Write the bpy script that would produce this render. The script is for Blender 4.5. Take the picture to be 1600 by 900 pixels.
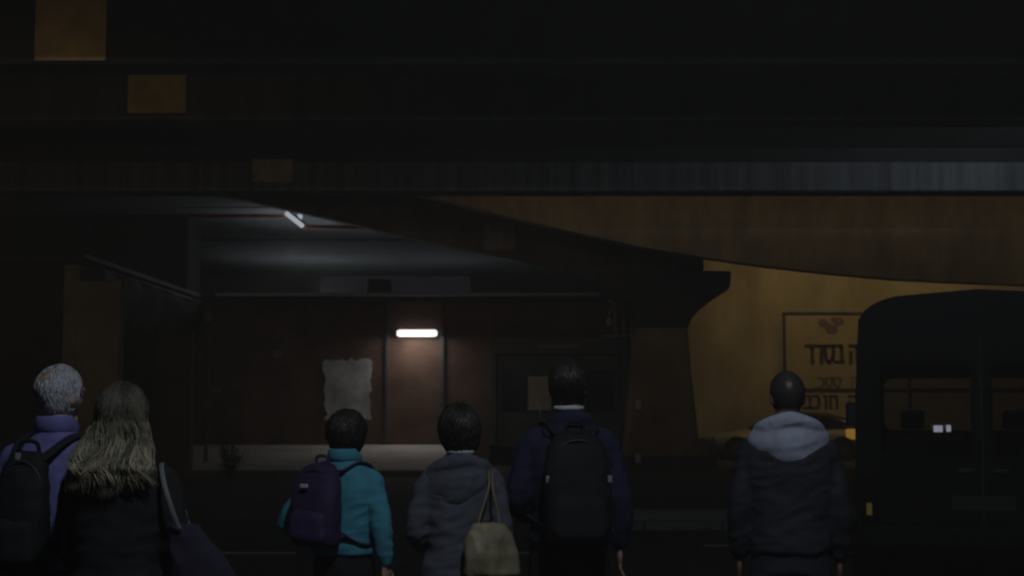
import bpy, bmesh, math, random
from mathutils import Vector, Matrix, noise
from mathutils.bvhtree import BVHTree
random.seed(7)
R = math.radians
S = bpy.context.scene
C = S.collection
for o in list(bpy.data.objects): bpy.data.objects.remove(o)

# ------------------------------------------------------------------ camera, world, sun, exposure
CAMZ, F, TILT = 1.6, 2222.0, math.atan(183/2222)
cd = bpy.data.cameras.new('camera'); cam = bpy.data.objects.new('camera', cd); C.objects.link(cam)
cam.location = (0, 0, CAMZ); cam.rotation_euler = (math.pi/2+TILT, 0, 0)
cd.sensor_width = 36; cd.lens = F/1600*36; cd.clip_start = .05; cd.clip_end = 2000
S.camera = cam
cd.dof.use_dof = True; cd.dof.focus_distance = 7.0; cd.dof.aperture_fstop = 4.5
S.cycles.pixel_filter_type = 'BLACKMAN_HARRIS'; S.cycles.filter_width = 2.1
W = bpy.data.worlds.new('World'); S.world = W; W.use_nodes = True
nt = W.node_tree; nt.nodes.clear()
sky = nt.nodes.new('ShaderNodeTexSky'); sky.sky_type = 'NISHITA'; sky.sun_disc = False
sky.sun_elevation = R(-7); sky.sun_rotation = R(200)
bg = nt.nodes.new('ShaderNodeBackground'); bg.inputs[1].default_value = .1
glow = nt.nodes.new('ShaderNodeBackground'); glow.inputs[0].default_value = (.0080, .0075, .0112, 1); glow.inputs[1].default_value = 1
ad = nt.nodes.new('ShaderNodeAddShader'); wo = nt.nodes.new('ShaderNodeOutputWorld')
nt.links.new(sky.outputs[0], bg.inputs[0]); nt.links.new(bg.outputs[0], ad.inputs[0])
nt.links.new(glow.outputs[0], ad.inputs[1]); nt.links.new(ad.outputs[0], wo.inputs[0])
sl = bpy.data.lights.new('moon', 'SUN'); sl.energy = .02; sl.angle = R(.5); sl.color = (.8, .88, 1)
so = bpy.data.objects.new('moon', sl); C.objects.link(so); so.rotation_euler = (R(50), 0, R(200-180)); so.location = (0, -30, 40)
vs = S.view_settings; vs.view_transform = 'Standard'; vs.look = 'None'; vs.exposure = 0; vs.gamma = 1
try: vs.use_curve_mapping = False
except Exception: pass
S.render.resolution_x, S.render.resolution_y = 1024, 576

COOL = (.80, .90, 1.0); SODIUM = (1.0, .67, .23)
# watts of the seen, inferred and added lamps
E_PEOPLE, E_FASCIA, E_RAMP, E_WALL, E_SOFFIT, E_LEFT = 450, 150, 9.0, 94, 64, 165

def P(px, py, Y):
    u, v = (px-800)/F, (450-py)/F
    c, s = math.cos(TILT), math.sin(TILT)
    k = Y/(c-v*s)
    return Vector((u*k, Y, CAMZ+(s+v*c)*k))

# ------------------------------------------------------------------ materials
MATS = {}
def mat(name, col, rough=.8, var=.25, scale=6., bump=.2, bscale=40., metal=0., stretch=(1, 1, 1), spec=.4, col2=None, fine=.0):
    if name in MATS: return MATS[name]
    m = bpy.data.materials.new(name); m.use_nodes = True; n = m.node_tree; b = n.nodes['Principled BSDF']
    b.inputs['Roughness'].default_value = rough; b.inputs['Metallic'].default_value = metal
    b.inputs['Specular IOR Level'].default_value = spec
    tc = n.nodes.new('ShaderNodeTexCoord'); mp = n.nodes.new('ShaderNodeMapping'); mp.inputs['Scale'].default_value = stretch
    n.links.new(tc.outputs['Object'], mp.inputs[0])
    nz = n.nodes.new('ShaderNodeTexNoise'); nz.inputs['Scale'].default_value = scale; nz.inputs['Detail'].default_value = 7; nz.inputs['Roughness'].default_value = .62
    n.links.new(mp.outputs[0], nz.inputs['Vector'])
    rp = n.nodes.new('ShaderNodeValToRGB'); rp.color_ramp.elements[0].position = .3; rp.color_ramp.elements[1].position = .7
    c2 = col2 or tuple(min(1, c*(1+var)) for c in col)
    c1 = tuple(c*(1-var) for c in col)
    rp.color_ramp.elements[0].color = (*c1, 1); rp.color_ramp.elements[1].color = (*c2, 1)
    n.links.new(nz.outputs['Fac'], rp.inputs[0]); n.links.new(rp.outputs[0], b.inputs['Base Color'])
    if bump:
        n2 = n.nodes.new('ShaderNodeTexNoise'); n2.inputs['Scale'].default_value = bscale; n2.inputs['Detail'].default_value = 5
        n.links.new(mp.outputs[0], n2.inputs['Vector'])
        bp = n.nodes.new('ShaderNodeBump'); bp.inputs['Strength'].default_value = bump; bp.inputs['Distance'].default_value = .02
        n.links.new(n2.outputs['Fac'], bp.inputs['Height']); n.links.new(bp.outputs[0], b.inputs['Normal'])
    MATS[name] = m; return m
def emit(name, col, st):
    if name in MATS: return MATS[name]
    m = bpy.data.materials.new(name); m.use_nodes = True; b = m.node_tree.nodes['Principled BSDF']
    b.inputs['Base Color'].default_value = (*col, 1)
    b.inputs['Emission Color'].default_value = (*col, 1); b.inputs['Emission Strength'].default_value = st
    MATS[name] = m; return m
def glass(name, tint, refl=.06):
    if name in MATS: return MATS[name]
    m = bpy.data.materials.new(name); m.use_nodes = True; n = m.node_tree; n.nodes.clear()
    o = n.nodes.new('ShaderNodeOutputMaterial'); t = n.nodes.new('ShaderNodeBsdfTransparent'); t.inputs[0].default_value = (*tint, 1)
    g = n.nodes.new('ShaderNodeBsdfGlossy'); g.inputs['Roughness'].default_value = .03
    fr = n.nodes.new('ShaderNodeFresnel'); fr.inputs[0].default_value = 1.45
    x = n.nodes.new('ShaderNodeMixShader')
    n.links.new(fr.outputs[0], x.inputs[0]); n.links.new(t.outputs[0], x.inputs[1]); n.links.new(g.outputs[0], x.inputs[2]); n.links.new(x.outputs[0], o.inputs[0])
    MATS[name] = m; return m
def brickmat(name, c1, c2, mortar, sx=1.):
    m = bpy.data.materials.new(name); m.use_nodes = True; n = m.node_tree; b = n.nodes['Principled BSDF']; b.inputs['Roughness'].default_value = .85
    tc = n.nodes.new('ShaderNodeTexCoord'); mp = n.nodes.new('ShaderNodeMapping'); mp.inputs['Rotation'].default_value = (math.pi/2, 0, 0)
    br = n.nodes.new('ShaderNodeTexBrick'); br.inputs['Scale'].default_value = 1; br.inputs['Brick Width'].default_value = .25; br.inputs['Row Height'].default_value = .075
    br.inputs['Mortar Size'].default_value = .006; br.inputs['Color1'].default_value = (*c1, 1); br.inputs['Color2'].default_value = (*c2, 1); br.inputs['Mortar'].default_value = (*mortar, 1)
    n.links.new(tc.outputs['Object'], mp.inputs[0]); n.links.new(mp.outputs[0], br.inputs['Vector'])
    nz = n.nodes.new('ShaderNodeTexNoise'); nz.inputs['Scale'].default_value = 1.3; nz.inputs['Detail'].default_value = 8
    n.links.new(tc.outputs['Object'], nz.inputs['Vector'])
    mx = n.nodes.new('ShaderNodeMix'); mx.data_type = 'RGBA'; mx.blend_type = 'MULTIPLY'; mx.inputs[0].default_value = .75
    rp = n.nodes.new('ShaderNodeValToRGB'); rp.color_ramp.elements[0].position = .3; rp.color_ramp.elements[0].color = (.35, .33, .33, 1); rp.color_ramp.elements[1].position = .65
    n.links.new(nz.outputs['Fac'], rp.inputs[0]); n.links.new(br.outputs['Color'], mx.inputs[6]); n.links.new(rp.outputs[0], mx.inputs[7])
    n.links.new(mx.outputs[2], b.inputs['Base Color'])
    bp = n.nodes.new('ShaderNodeBump'); bp.inputs['Strength'].default_value = .6; bp.inputs['Distance'].default_value = .01; bp.invert = True
    n.links.new(br.outputs['Fac'], bp.inputs['Height']); n.links.new(bp.outputs[0], b.inputs['Normal'])
    MATS[name] = m; return m
def hairmat(name, ca, cb, rough=.45):
    """real tone differences between locks come from a per-lock attribute"""
    m = bpy.data.materials.new(name); m.use_nodes = True; n = m.node_tree; b = n.nodes['Principled BSDF']; b.inputs['Roughness'].default_value = rough
    at = n.nodes.new('ShaderNodeAttribute'); at.attribute_name = 'tone'
    mx = n.nodes.new('ShaderNodeMix'); mx.data_type = 'RGBA'; mx.inputs[6].default_value = (*ca, 1); mx.inputs[7].default_value = (*cb, 1)
    n.links.new(at.outputs['Fac'], mx.inputs[0]); n.links.new(mx.outputs[2], b.inputs['Base Color'])
    MATS[name] = m; return m

conc = mat('dark_concrete', (.050, .050, .049), .9, .45, .7, .3, 14)  # very dark mottled concrete tone
fasc = mat('streaked_concrete', (.23, .24, .25), .9, .45, 1.4, .25, 20, stretch=(3, 1, .12))
midbeam = mat('faint_lit_concrete', (.10, .10, .088), .9, .5, .9, .25, 18, stretch=(2.5, 1, .2))  # paler copy of the beam concrete, faint light put into its tone
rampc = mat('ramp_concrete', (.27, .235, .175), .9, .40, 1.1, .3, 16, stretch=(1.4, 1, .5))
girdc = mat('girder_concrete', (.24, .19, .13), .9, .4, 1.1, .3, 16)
soffc = mat('board_marked_concrete', (.22, .23, .23), .9, .3, .9, .3, 10, stretch=(.3, 2.2, 1))
ochre = mat('orange_light_tone', (.78, .62, .36), .8, .25, 3, .15, 30)  # orange light on the beam faces, put into a pale ochre colour
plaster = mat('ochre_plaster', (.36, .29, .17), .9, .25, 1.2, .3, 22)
wallm = mat('cream_render', (.42, .385, .32), .9, .34, .9, .25, 18, stretch=(1, 1, .5))
signm = mat('cream_board', (.43, .38, .27), .6, .1, 2, .05, 30)
signink = mat('dark_lettering', (.05, .045, .05), .6, .1, 5, 0)
logom = mat('faded_purple_print', (.19, .13, .17), .7, .3, 8, 0)
asph = mat('asphalt', (.045, .045, .045), .85, .4, .9, .5, 90)
pave = mat('paving', (.52, .52, .51), .85, .22, 1.4, .3, 40)
kerbm = mat('kerb_stone', (.16, .16, .155), .85, .25, 3, .3, 40)
paint = mat('worn_road_paint', (.42, .42, .40), .7, .5, 9, .2, 60)
brick = brickmat('red_brick', (.20, .105, .068), (.145, .08, .055), (.15, .12, .10))
steel = mat('painted_steel', (.085, .09, .09), .5, .2, 3, .08, 40)
pale_steel = mat('galvanised_steel', (.50, .51, .51), .5, .2, 4, .08, 50)
dark = mat('black_metal', (.022, .022, .023), .5, .3, 5, .08, 50)
rustm = mat('rusty_pipe', (.55, .22, .16), .8, .4, 5, .25, 40)
paper = mat('weathered_paper', (.50, .53, .57), .85, .3, 3.4, .25, 9)
cardm = mat('buff_notice', (.56, .53, .40), .8, .12, 6, .1, 40)
whitem = mat('white_enamel', (.6, .6, .62), .5, .1, 6, 0)
tarpm = mat('dark_tarpaulin', (.03, .032, .03), .6, .4, 3, .3, 20)
rubber = mat('rubber', (.018, .018, .018), .7, .2, 8, .15, 60)
vanm = mat('dark_van_paint', (.005, .005, .0055), .5, .12, 3, 0, spec=.12)
vanin = mat('van_lining', (.03, .03, .032), .8, .2, 6, .1, 40)
carm = mat('silver_paint', (.42, .43, .44), .35, .1, 3, 0, metal=.2)
glz = glass('tinted_glass', (.72, .72, .72)); glc = glass('car_glass', (.55, .58, .56))
gldark = mat('dark_pane', (.012, .013, .014), .1, .2, 3, 0, spec=.5)
skin = mat('skin', (.46, .29, .22), .55, .1, 14, .06, 160)
skinb = mat('brown_skin', (.24, .145, .105), .42, .12, 14, .06, 160)
leafm = mat('shrub_leaf', (.055, .065, .03), .6, .5, 9, .0)
leafy = mat('yellow_leaf', (.34, .27, .07), .6, .3, 9, .0)
barkm = mat('bark', (.06, .05, .04), .9, .3, 9, .4, 40)
amber = emit('amber_lamp', (1, .55, .10), .20)
tubem = emit('fluorescent_diffuser', (1, .985, .96), 1.5)
floodm = emit('flood_glass', (.85, .93, 1), .5)
screenm = emit('dash_screen', (.8, .78, 1), .55)
sodm = emit('sodium_lens', (1, .55, .16), 2.0)
coolm = emit('cool_lens', (.8, .9, 1), 3.0)

# ------------------------------------------------------------------ mesh helpers
class MB:
    def __init__(s): s.v = []; s.f = []; s.t = None
    def add(s, vs_, fs):
        b = len(s.v); s.v += [Vector(v) for v in vs_]; s.f += [tuple(i+b for i in f) for f in fs]; return s
    def box(s, c, d, rz=0, tilt=None):
        x, y, z = [k/2 for k in d]; M = Matrix.Rotation(rz, 3, 'Z')
        if tilt: M = M @ Matrix.Rotation(tilt, 3, 'X')
        p = [Vector(c)+M @ Vector((i*x, j*y, k*z)) for i in (-1, 1) for j in (-1, 1) for k in (-1, 1)]
        return s.add(p, [(0, 1, 3, 2), (4, 6, 7, 5), (0, 4, 5, 1), (2, 3, 7, 6), (0, 2, 6, 4), (1, 5, 7, 3)])
    def rings(s, rings, caps=True):
        n = len(rings[0]); b = len(s.v)
        for r in rings: s.v += [Vector(q) for q in r]
        for i in range(len(rings)-1):
            for j in range(n):
                s.f.append((b+i*n+j, b+i*n+(j+1) % n, b+(i+1)*n+(j+1) % n, b+(i+1)*n+j))
        if caps:
            s.f.append(tuple(b+j for j in reversed(range(n)))); s.f.append(tuple(b+(len(rings)-1)*n+j for j in range(n)))
        return s
    def tube(s, pts, rad, n=10, flat=1., up=None, ball=False):
        pts = [Vector(p) for p in pts]
        if not hasattr(rad, '__len__'): rad = [rad]*len(pts)
        rs = []; prev = None
        for i, p in enumerate(pts):
            t = (pts[min(i+1, len(pts)-1)]-pts[max(i-1, 0)]).normalized()
            if prev is None:
                a = Vector(up) if up else (Vector((0, 0, 1)) if abs(t.z) < .9 else Vector((0, 1, 0)))
            else: a = prev
            x = (a-t*a.dot(t)); x = x.normalized() if x.length > 1e-6 else t.orthogonal().normalized()
            y = t.cross(x); prev = x
            rs.append([p+x*math.cos(k*2*math.pi/n)*rad[i]*flat+y*math.sin(k*2*math.pi/n)*rad[i] for k in range(n)])
        s.rings(rs)
        if ball:
            for p, r in ((pts[0], rad[0]), (pts[-1], rad[-1])): s.ell(p, (r, r, r), 10, 7)
        return s
    def ell(s, c, r, n=16, m=10, M=None, f=None):
        c = Vector(c); v = []; fs = []
        for i in range(1, m):
            th = math.pi*i/m
            for j in range(n):
                a = 2*math.pi*j/n; d = Vector((math.sin(th)*math.cos(a), math.sin(th)*math.sin(a), math.cos(th)))
                q = Vector((d.x*r[0], d.y*r[1], d.z*r[2]))
                if f: q = f(d, q)
                v.append(c+(M @ q if M else q))
        top = Vector((0, 0, r[2])); bot = -top
        if f: top = f(Vector((0, 0, 1)), top); bot = f(Vector((0, 0, -1)), bot)
        v.append(c+(M @ top if M else top)); v.append(c+(M @ bot if M else bot))
        for i in range(m-2):
            for j in range(n): fs.append((i*n+j, (i+1)*n+j, (i+1)*n+(j+1) % n, i*n+(j+1) % n))
        T = (m-1)*n
        for j in range(n): fs.append((T, j, (j+1) % n)); fs.append((T+1, (m-2)*n+(j+1) % n, (m-2)*n+j))
        return s.add(v, fs)
    def sup(s, zr, n=24, e=2.4):
        """stacked superellipse rings: (z, cx, cy, rx, ry)"""
        rs = []
        for z, cx, cy, rx, ry in zr:
            r = []
            for k in range(n):
                a = 2*math.pi*k/n; ca, sa = math.cos(a), math.sin(a)
                r.append((cx+math.copysign(abs(ca)**(2/e), ca)*rx, cy+math.copysign(abs(sa)**(2/e), sa)*ry, z))
            rs.append(r)
        return s.rings(rs)
    def prism(s, poly, y0, y1):
        """polygon of (x,z) extruded along y"""
        n = len(poly); v = [(x, y0, z) for x, z in poly]+[(x, y1, z) for x, z in poly]
        return s.add(v, [tuple(range(n)), tuple(reversed(range(n, 2*n)))]+[(i, i+n, (i+1) % n+n, (i+1) % n) for i in range(n)])
    def xf(s, M): s.v = [M @ v for v in s.v]; return s
    def mesh(s, name='m'):
        me = bpy.data.meshes.new(name); me.from_pydata([tuple(v) for v in s.v], [], s.f); me.update()
        b = bmesh.new(); b.from_mesh(me); bmesh.ops.recalc_face_normals(b, faces=b.faces); b.to_mesh(me); b.free()
        if s.t is not None:
            at = me.attributes.new('tone', 'FLOAT', 'POINT'); at.data.foreach_set('value', s.t)
        return me
    def build(s, name, m, parent=None, smooth=False, bevel=0):
        me = s.mesh(name)
        if bevel:
            b = bmesh.new(); b.from_mesh(me)
            bmesh.ops.bevel(b, geom=[e for e in b.edges if len(e.link_faces) == 2 and e.calc_face_angle() > R(30)], offset=bevel, segments=2, affect='EDGES', profile=.5)
            b.to_mesh(me); b.free()
        return link(name, me, m, parent, smooth)
def link(name, me, m, parent=None, smooth=False):
    me.name = name; me.materials.clear(); me.materials.append(m)
    if smooth: me.polygons.foreach_set('use_smooth', [True]*len(me.polygons))
    o = bpy.data.objects.new(name, me); C.objects.link(o)
    if parent: o.parent = parent
    return o
def tag(o, label=None, cat=None, group=None, kind=None):
    for k, v in (('label', label), ('category', cat), ('group', group), ('kind', kind)):
        if v: o[k] = v
    return o
def thing(name, label, cat, loc=(0, 0, 0), rz=0, group=None):
    o = bpy.data.objects.new(name, None); C.objects.link(o); o.location = loc; o.rotation_euler = (0, 0, rz)
    return tag(o, label, cat, group)
def evalmesh(mb, mods):
    me = mb.mesh('tmp'); o = bpy.data.objects.new('tmp', me); C.objects.link(o)
    for typ, kw in mods:
        md = o.modifiers.new(typ, typ)
        for k, v in kw.items(): setattr(md, k, v)
    dg = bpy.context.evaluated_depsgraph_get(); out = bpy.data.meshes.new_from_object(o.evaluated_get(dg))
    bpy.data.objects.remove(o); bpy.data.meshes.remove(me); return out
def remesh(mb, vox=.012, it=4, fac=.5):
    return evalmesh(mb, [('REMESH', dict(mode='VOXEL', voxel_size=vox)), ('SMOOTH', dict(factor=fac, iterations=it))])
def outline(poly, holes, depth, name='o'):
    """flat plate with holes in the local XZ plane, thickness along y"""
    cu = bpy.data.curves.new(name, 'CURVE'); cu.dimensions = '2D'; cu.fill_mode = 'BOTH'; cu.extrude = depth/2
    for pl in [poly]+list(holes):
        sp = cu.splines.new('POLY'); sp.points.add(len(pl)-1); sp.use_cyclic_u = True
        for i, (x, z) in enumerate(pl): sp.points[i].co = (x, z, 0, 1)
    o = bpy.data.objects.new('t', cu); C.objects.link(o); dg = bpy.context.evaluated_depsgraph_get()
    me = bpy.data.meshes.new_from_object(o.evaluated_get(dg)); bpy.data.objects.remove(o); bpy.data.curves.remove(cu)
    me.transform(Matrix.Rotation(math.pi/2, 4, 'X')); return me
def rrect(x0, x1, z0, z1, r, n=5):
    out = []
    for cx, cz, a0 in ((x1-r, z1-r, 0), (x0+r, z1-r, 90), (x0+r, z0+r, 180), (x1-r, z0+r, 270)):
        for k in range(n+1): a = R(a0+90*k/n); out.append((cx+r*math.cos(a), cz+r*math.sin(a)))
    return out
def lamp(name, typ, en, col, loc, parent, size=.12, aim=None, cone=None, blend=.6):
    l = bpy.data.lights.new(name, typ); l.energy = en; l.color = col; l.shadow_soft_size = size
    if cone: l.spot_size = R(cone); l.spot_blend = blend
    o = bpy.data.objects.new(name, l); C.objects.link(o); o.parent = parent; o.location = loc
    if aim is not None: o.rotation_euler = (Vector(aim)).to_track_quat('-Z', 'Y').to_euler()
    return o

# ------------------------------------------------------------------ ground
g = MB(); g.add([(-75, -45, 0), (75, -45, 0), (75, 130, 0), (-75, 130, 0)], [(0, 1, 2, 3)])
tag(g.build('ground', asph), kind='structure')
# sloping forecourt in front of the brick building, with a kerb towards the road
fz = .55
g = MB(); g.add([(-9, 32.4, .13), (-1.7, 32.4, .13), (-1.1, 38, fz), (-9, 38, fz), (-9, 32.4, -.05), (-1.7, 32.4, -.05), (-1.1, 38, -.05), (-9, 38, -.05)],
                [(0, 1, 2, 3), (0, 4, 5, 1), (1, 5, 6, 2), (2, 6, 7, 3), (3, 7, 4, 0)])
tag(g.build('pavement', pave), kind='structure')
kp = tag(thing('kerb', None, None, (0, 0, 0)), kind='structure')
for i in range(8): MB().box((-8.55+i*.9, 32.26, .06), (.885, .24, .15)).build('kerb_stone', kerbm, kp, bevel=.015)
for i in range(12): MB().box((1.2+i*1.0, 18.55, .05), (.985, .22, .12)).build('kerb_stone', kerbm, kp, bevel=.015)
g = MB(); g.add([(1.1, 18.66, .105), (13.2, 18.66, .105), (13.2, 20.6, .105), (1.1, 20.6, .105), (1.1, 18.66, -.02), (13.2, 18.66, -.02), (13.2, 20.6, -.02), (1.1, 20.6, -.02)],
                [(0, 1, 2, 3), (0, 4, 5, 1), (1, 5, 6, 2), (2, 6, 7, 3), (3, 7, 4, 0)])
tag(g.build('traffic_island', pave), kind='structure')
for i, (x, y, l) in enumerate(((2.38, 16.4, .4), (3.3, 15.6, .9), (4.05, 18.0, .35), (-2.8, 15.6, .9), (.2, 15.6, .9))):
    tag(MB().box((x, y, .004), (l, .14, .004)).build('road_marking_or_lit_spot', mat('orange_lit_road', (.55, .30, .10), .7, .4, 9, .2, 60) if i == 0 else paint), kind='structure')  # first mark: orange light on the road put into its colour

# ------------------------------------------------------------------ overpass with transverse beams
ZB = P(800, 300, 30).z; ZS = ZB+.95
ov = thing('overpass_deck', 'dark concrete overpass deck with deep cross beams overhead', 'overpass', (0, 30, 0))
MB().box((2, 13.5-30, ZS+.35), (44, 34, .7)).build('deck_slab', conc, ov)
for y, m in ((30, conc), (22.3, midbeam), (18.6, conc), (14.2, conc), (9.8, conc), (5.4, conc), (1, conc)):
    MB().box((2, y+.32-30, (ZB+ZS)/2+.01), (44, .62, ZS-ZB+.02)).build('cross_beam', m, ov)
MB().box((2, -.03, ZB+.325), (44, .08, .61)).build('fascia_strip', fasc, ov, bevel=.012)
for x in (-14.5, 19):
    MB().sup([(0, x, .3, .7, .55), (ZB, x, .3, .7, .55)], 24, 6).build('column', conc, ov)
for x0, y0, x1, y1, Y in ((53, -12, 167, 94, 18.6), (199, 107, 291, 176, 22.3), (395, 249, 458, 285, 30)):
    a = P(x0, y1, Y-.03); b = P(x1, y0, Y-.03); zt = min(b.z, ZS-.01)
    MB().box(((a.x+b.x)/2, Y-.012-30-(.07 if Y == 30 else 0), (a.z+zt)/2), (b.x-a.x, .03, zt-a.z)).build('beam_light_patch', ochre, ov, bevel=.006)  # patches of orange light on the beams, built as pale plates

# ------------------------------------------------------------------ curved ramp in front of the wall
def curve_pts(pp, Y): return [P(x, y, Y) for x, y in pp]
def girder(name, bottom, Y, th, ztop, m, root, over=0):
    v = []; f = []; n = len(bottom)
    for p in bottom:
        v += [(p.x, Y, p.z), (p.x, Y, ztop), (p.x, Y+th, ztop), (p.x, Y+th, p.z+over)]
    for i in range(n-1):
        for k in range(4): f.append((i*4+k, i*4+(k+1) % 4, (i+1)*4+(k+1) % 4, (i+1)*4+k))
    f += [(0, 1, 2, 3), tuple((n-1)*4+k for k in (3, 2, 1, 0))]
    v = [Vector(q)-root.location for q in v]
    return MB().add(v, f).build(name, m, root)
rp = thing('ramp_bridge', 'curved concrete ramp bridge sweeping down behind the overpass, lit orange', 'bridge', (6, 35, 0))
b1 = [(560, 282), (690, 312), (800, 340), (900, 363), (1000, 385), (1100, 402), (1200, 416), (1300, 427), (1400, 436), (1500, 441), (1600, 445), (1900, 452)]
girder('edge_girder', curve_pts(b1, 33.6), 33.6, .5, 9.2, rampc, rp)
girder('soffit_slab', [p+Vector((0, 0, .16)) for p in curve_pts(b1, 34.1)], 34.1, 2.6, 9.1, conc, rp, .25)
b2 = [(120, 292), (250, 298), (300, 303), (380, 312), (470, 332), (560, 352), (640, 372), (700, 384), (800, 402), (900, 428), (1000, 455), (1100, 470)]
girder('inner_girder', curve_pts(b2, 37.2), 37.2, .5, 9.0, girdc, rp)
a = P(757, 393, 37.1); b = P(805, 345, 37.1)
MB().box(((a.x+b.x)/2-6, 37.17-35, (a.z+b.z)/2), (b.x-a.x, .05, b.z-a.z-.1), 0).build('gap_light_patch', mat('light_patch_tone', (.50, .38, .28), .9, .25, 2, .2, 30, stretch=(2, 1, .3)), rp, bevel=.01)  # light falling through a gap, put into a paler plate

# pillar under the ramp with flared head
pl = thing('bridge_pillar', 'tapered concrete pillar with flared head under the ramp', 'pillar', (P(1036, 715, 35.4).x, 35.4, 0))
def hw(px): return px*35.4/F
z = lambda py: P(1030, py, 35.4).z
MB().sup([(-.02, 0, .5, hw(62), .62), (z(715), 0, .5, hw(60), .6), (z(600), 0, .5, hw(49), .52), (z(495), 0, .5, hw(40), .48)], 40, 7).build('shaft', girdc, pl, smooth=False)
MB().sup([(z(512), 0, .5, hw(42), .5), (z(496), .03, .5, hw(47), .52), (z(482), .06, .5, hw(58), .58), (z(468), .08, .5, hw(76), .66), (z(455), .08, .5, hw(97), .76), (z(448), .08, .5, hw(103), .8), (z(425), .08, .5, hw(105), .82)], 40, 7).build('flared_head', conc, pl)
MB().sup([(0, 0, .5, hw(85), .95), (.35, 0, .5, hw(83), .93)], 40, 7).build('plinth', conc, pl)
for py in (632, 716):
    q = P(997, py, 34.83); MB().box((q.x-pl.location.x, 34.86-35.4, q.z), (.13, .02, .22)).build('notice_plate', whitem, pl, bevel=.004)

# ------------------------------------------------------------------ far deck whose underside is lit
fd = thing('far_deck', 'far bridge deck with pale lit underside above the brick building', 'overpass', (-5, 48, 0))
ZF = P(300, 303, 36).z+.12
MB().box((2, .5, ZF+.5), (46, 24, 1.0)).build('deck_slab', soffc, fd)
for y, h in ((47, .05),):
    MB().box((2, y-48, ZF-h/2+.004), (46, .35, h)).build('rib', conc, fd)
for p0, p1, Y, nm in (((280, 337), (446, 338), 39.5, 'pipe'), ((474, 355), (640, 354), 39.5, 'pipe')):
    a = P(*p0, Y)-fd.location; b = P(*p1, Y)-fd.location; MB().tube([a, b], .06, 10).build(nm, rustm, fd, True)

for x in (-21, 18):
    MB().sup([(0, x, 6, .8, .8), (ZF+.02, x, 6, .8, .8)], 24, 5).build('column', conc, fd)
c = P(460, 343, 39.3)
fl = thing('floodlight', 'bright white floodlight hung under the far deck', 'floodlight', c)
v = Matrix.Rotation(R(38), 3, 'Y')
MB().box((0, 0, 0), (.62, .2, .13)).xf(v.to_4x4()).build('lamp_glass', floodm, fl, bevel=.04)
MB().box((.16, 0, .16), (.11, .12, .3)).build('lamp_glass', floodm, fl, bevel=.03)
MB().box((0, .06, .09), (.7, .3, .06)).xf(v.to_4x4()).build('housing', pale_steel, fl, bevel=.01)
MB().tube([(.0, .05, .1), (.12, .05, .28), (.1, .05, ZF-c.z)], .03).build('bracket', pale_steel, fl)
lamp('light_source', 'POINT', E_SOFFIT*.35, COOL, (-.3, 1.2, -.9), fl, .2)

for x0, x1, yt, Y_, lb in ((230, 478, 425, 78, 'added dark block hiding the sky strip at left'), (735, 1010, 425, 82, 'added dark block hiding the sky strip at right')):
    a = P(x0, yt, Y_); b = P(x1, yt, Y_); fb = thing('sky_mask_block', lb, 'building', ((a.x+b.x)/2, Y_, 0), group='added blocks hiding the sky strip')
    MB().box((0, 3, a.z/2), (b.x-a.x, 6, a.z)).build('wall', conc, fb); MB().box((0, 3, a.z+.1), (b.x-a.x+.4, 6.4, .2)).build('roof', conc, fb)  # dark blocks added to cut off the sky glow beside the strip
# dark column at the left, behind the hut
dc = thing('dark_column', 'broad dark concrete column beside the lit far underside', 'pillar', (P(225, 600, 41.5).x, 41.5, 0))
MB().sup([(0, 0, 0, 1.42, .8), (ZF+.1, 0, 0, 1.42, .8)], 48, 30).build('shaft', conc, dc)
MB().sup([(0, 0, 0, 1.7, 1.05), (.5, 0, 0, 1.66, 1.0)], 40, 9).build('plinth', conc, dc)

# ------------------------------------------------------------------ brick building, gate
BX0, BX1, BY = P(300, 600, 38).x, P(986, 600, 38).x, 38.0
BZ = P(800, 463, BY).z
bb = thing('brick_building', 'low red brick building with flat roof behind the people', 'building', ((BX0+BX1)/2, BY, 0))
ox = bb.location.x
GX0, GX1 = P(765, 600, BY).x, P(980, 600, BY).x; GZ = P(800, 533, BY).z
MB().box(((BX0+GX0)/2-ox, .15, (BZ-.1)/2), (GX0-BX0, .3, BZ-.1)).build('wall', brick, bb)
MB().box(((GX0+BX1)/2-ox, .15, (GZ+BZ-.1)/2), (BX1-GX0, .3, BZ-.1-GZ)).build('lintel_wall', brick, bb)
MB().box(((GX1+BX1)/2-ox, .152, GZ/2), (BX1-GX1, .3, GZ)).build('wall_end', brick, bb)
MB().box((BX1-.15-ox, 4.2, (BZ-.1)/2), (.3, 7.8, BZ-.1)).build('side_wall', brick, bb)
MB().box((BX0+.15-ox, 4.2, (BZ-.1)/2), (.3, 7.8, BZ-.1)).build('side_wall', brick, bb)
MB().box((0, 8.2, (BZ-.1)/2), (BX1-BX0-.6, .3, BZ-.1)).build('rear_wall', brick, bb)
rf = MB().box((0, 4.1, BZ-.07), (BX1-BX0+.1, 8.6, .16)).build('roof', conc, bb)
MB().box((.2, -.24, BZ+.03), (BX1-BX0-.9, .06, .09)).build('roof_edge', pale_steel, rf, bevel=.01)
x = P(691, 600, BY).x
MB().box((x-ox, -.05, (fz+BZ-.2)/2+.1), (.12, .1, BZ-.2-fz)).build('downpipe', steel, bb, bevel=.02)
for px in (605,): MB().box((P(px, 600, BY).x-ox, -.04, (fz+BZ-.2)/2+.1), (.1, .08, BZ-.2-fz)).build('wall_pilaster', steel, bb, bevel=.01)
MB().box((P(478, 517, BY).x-ox, -.06, P(478, 517, BY).z), (.95, .1, .04)).build('wall_ledge', steel, bb)
c = P(593, 447, 41); MB().box((c.x-ox, 41-38, c.z-.1), (.65, .6, .55)).build('roof_vent', dark, bb, bevel=.02)
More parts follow.
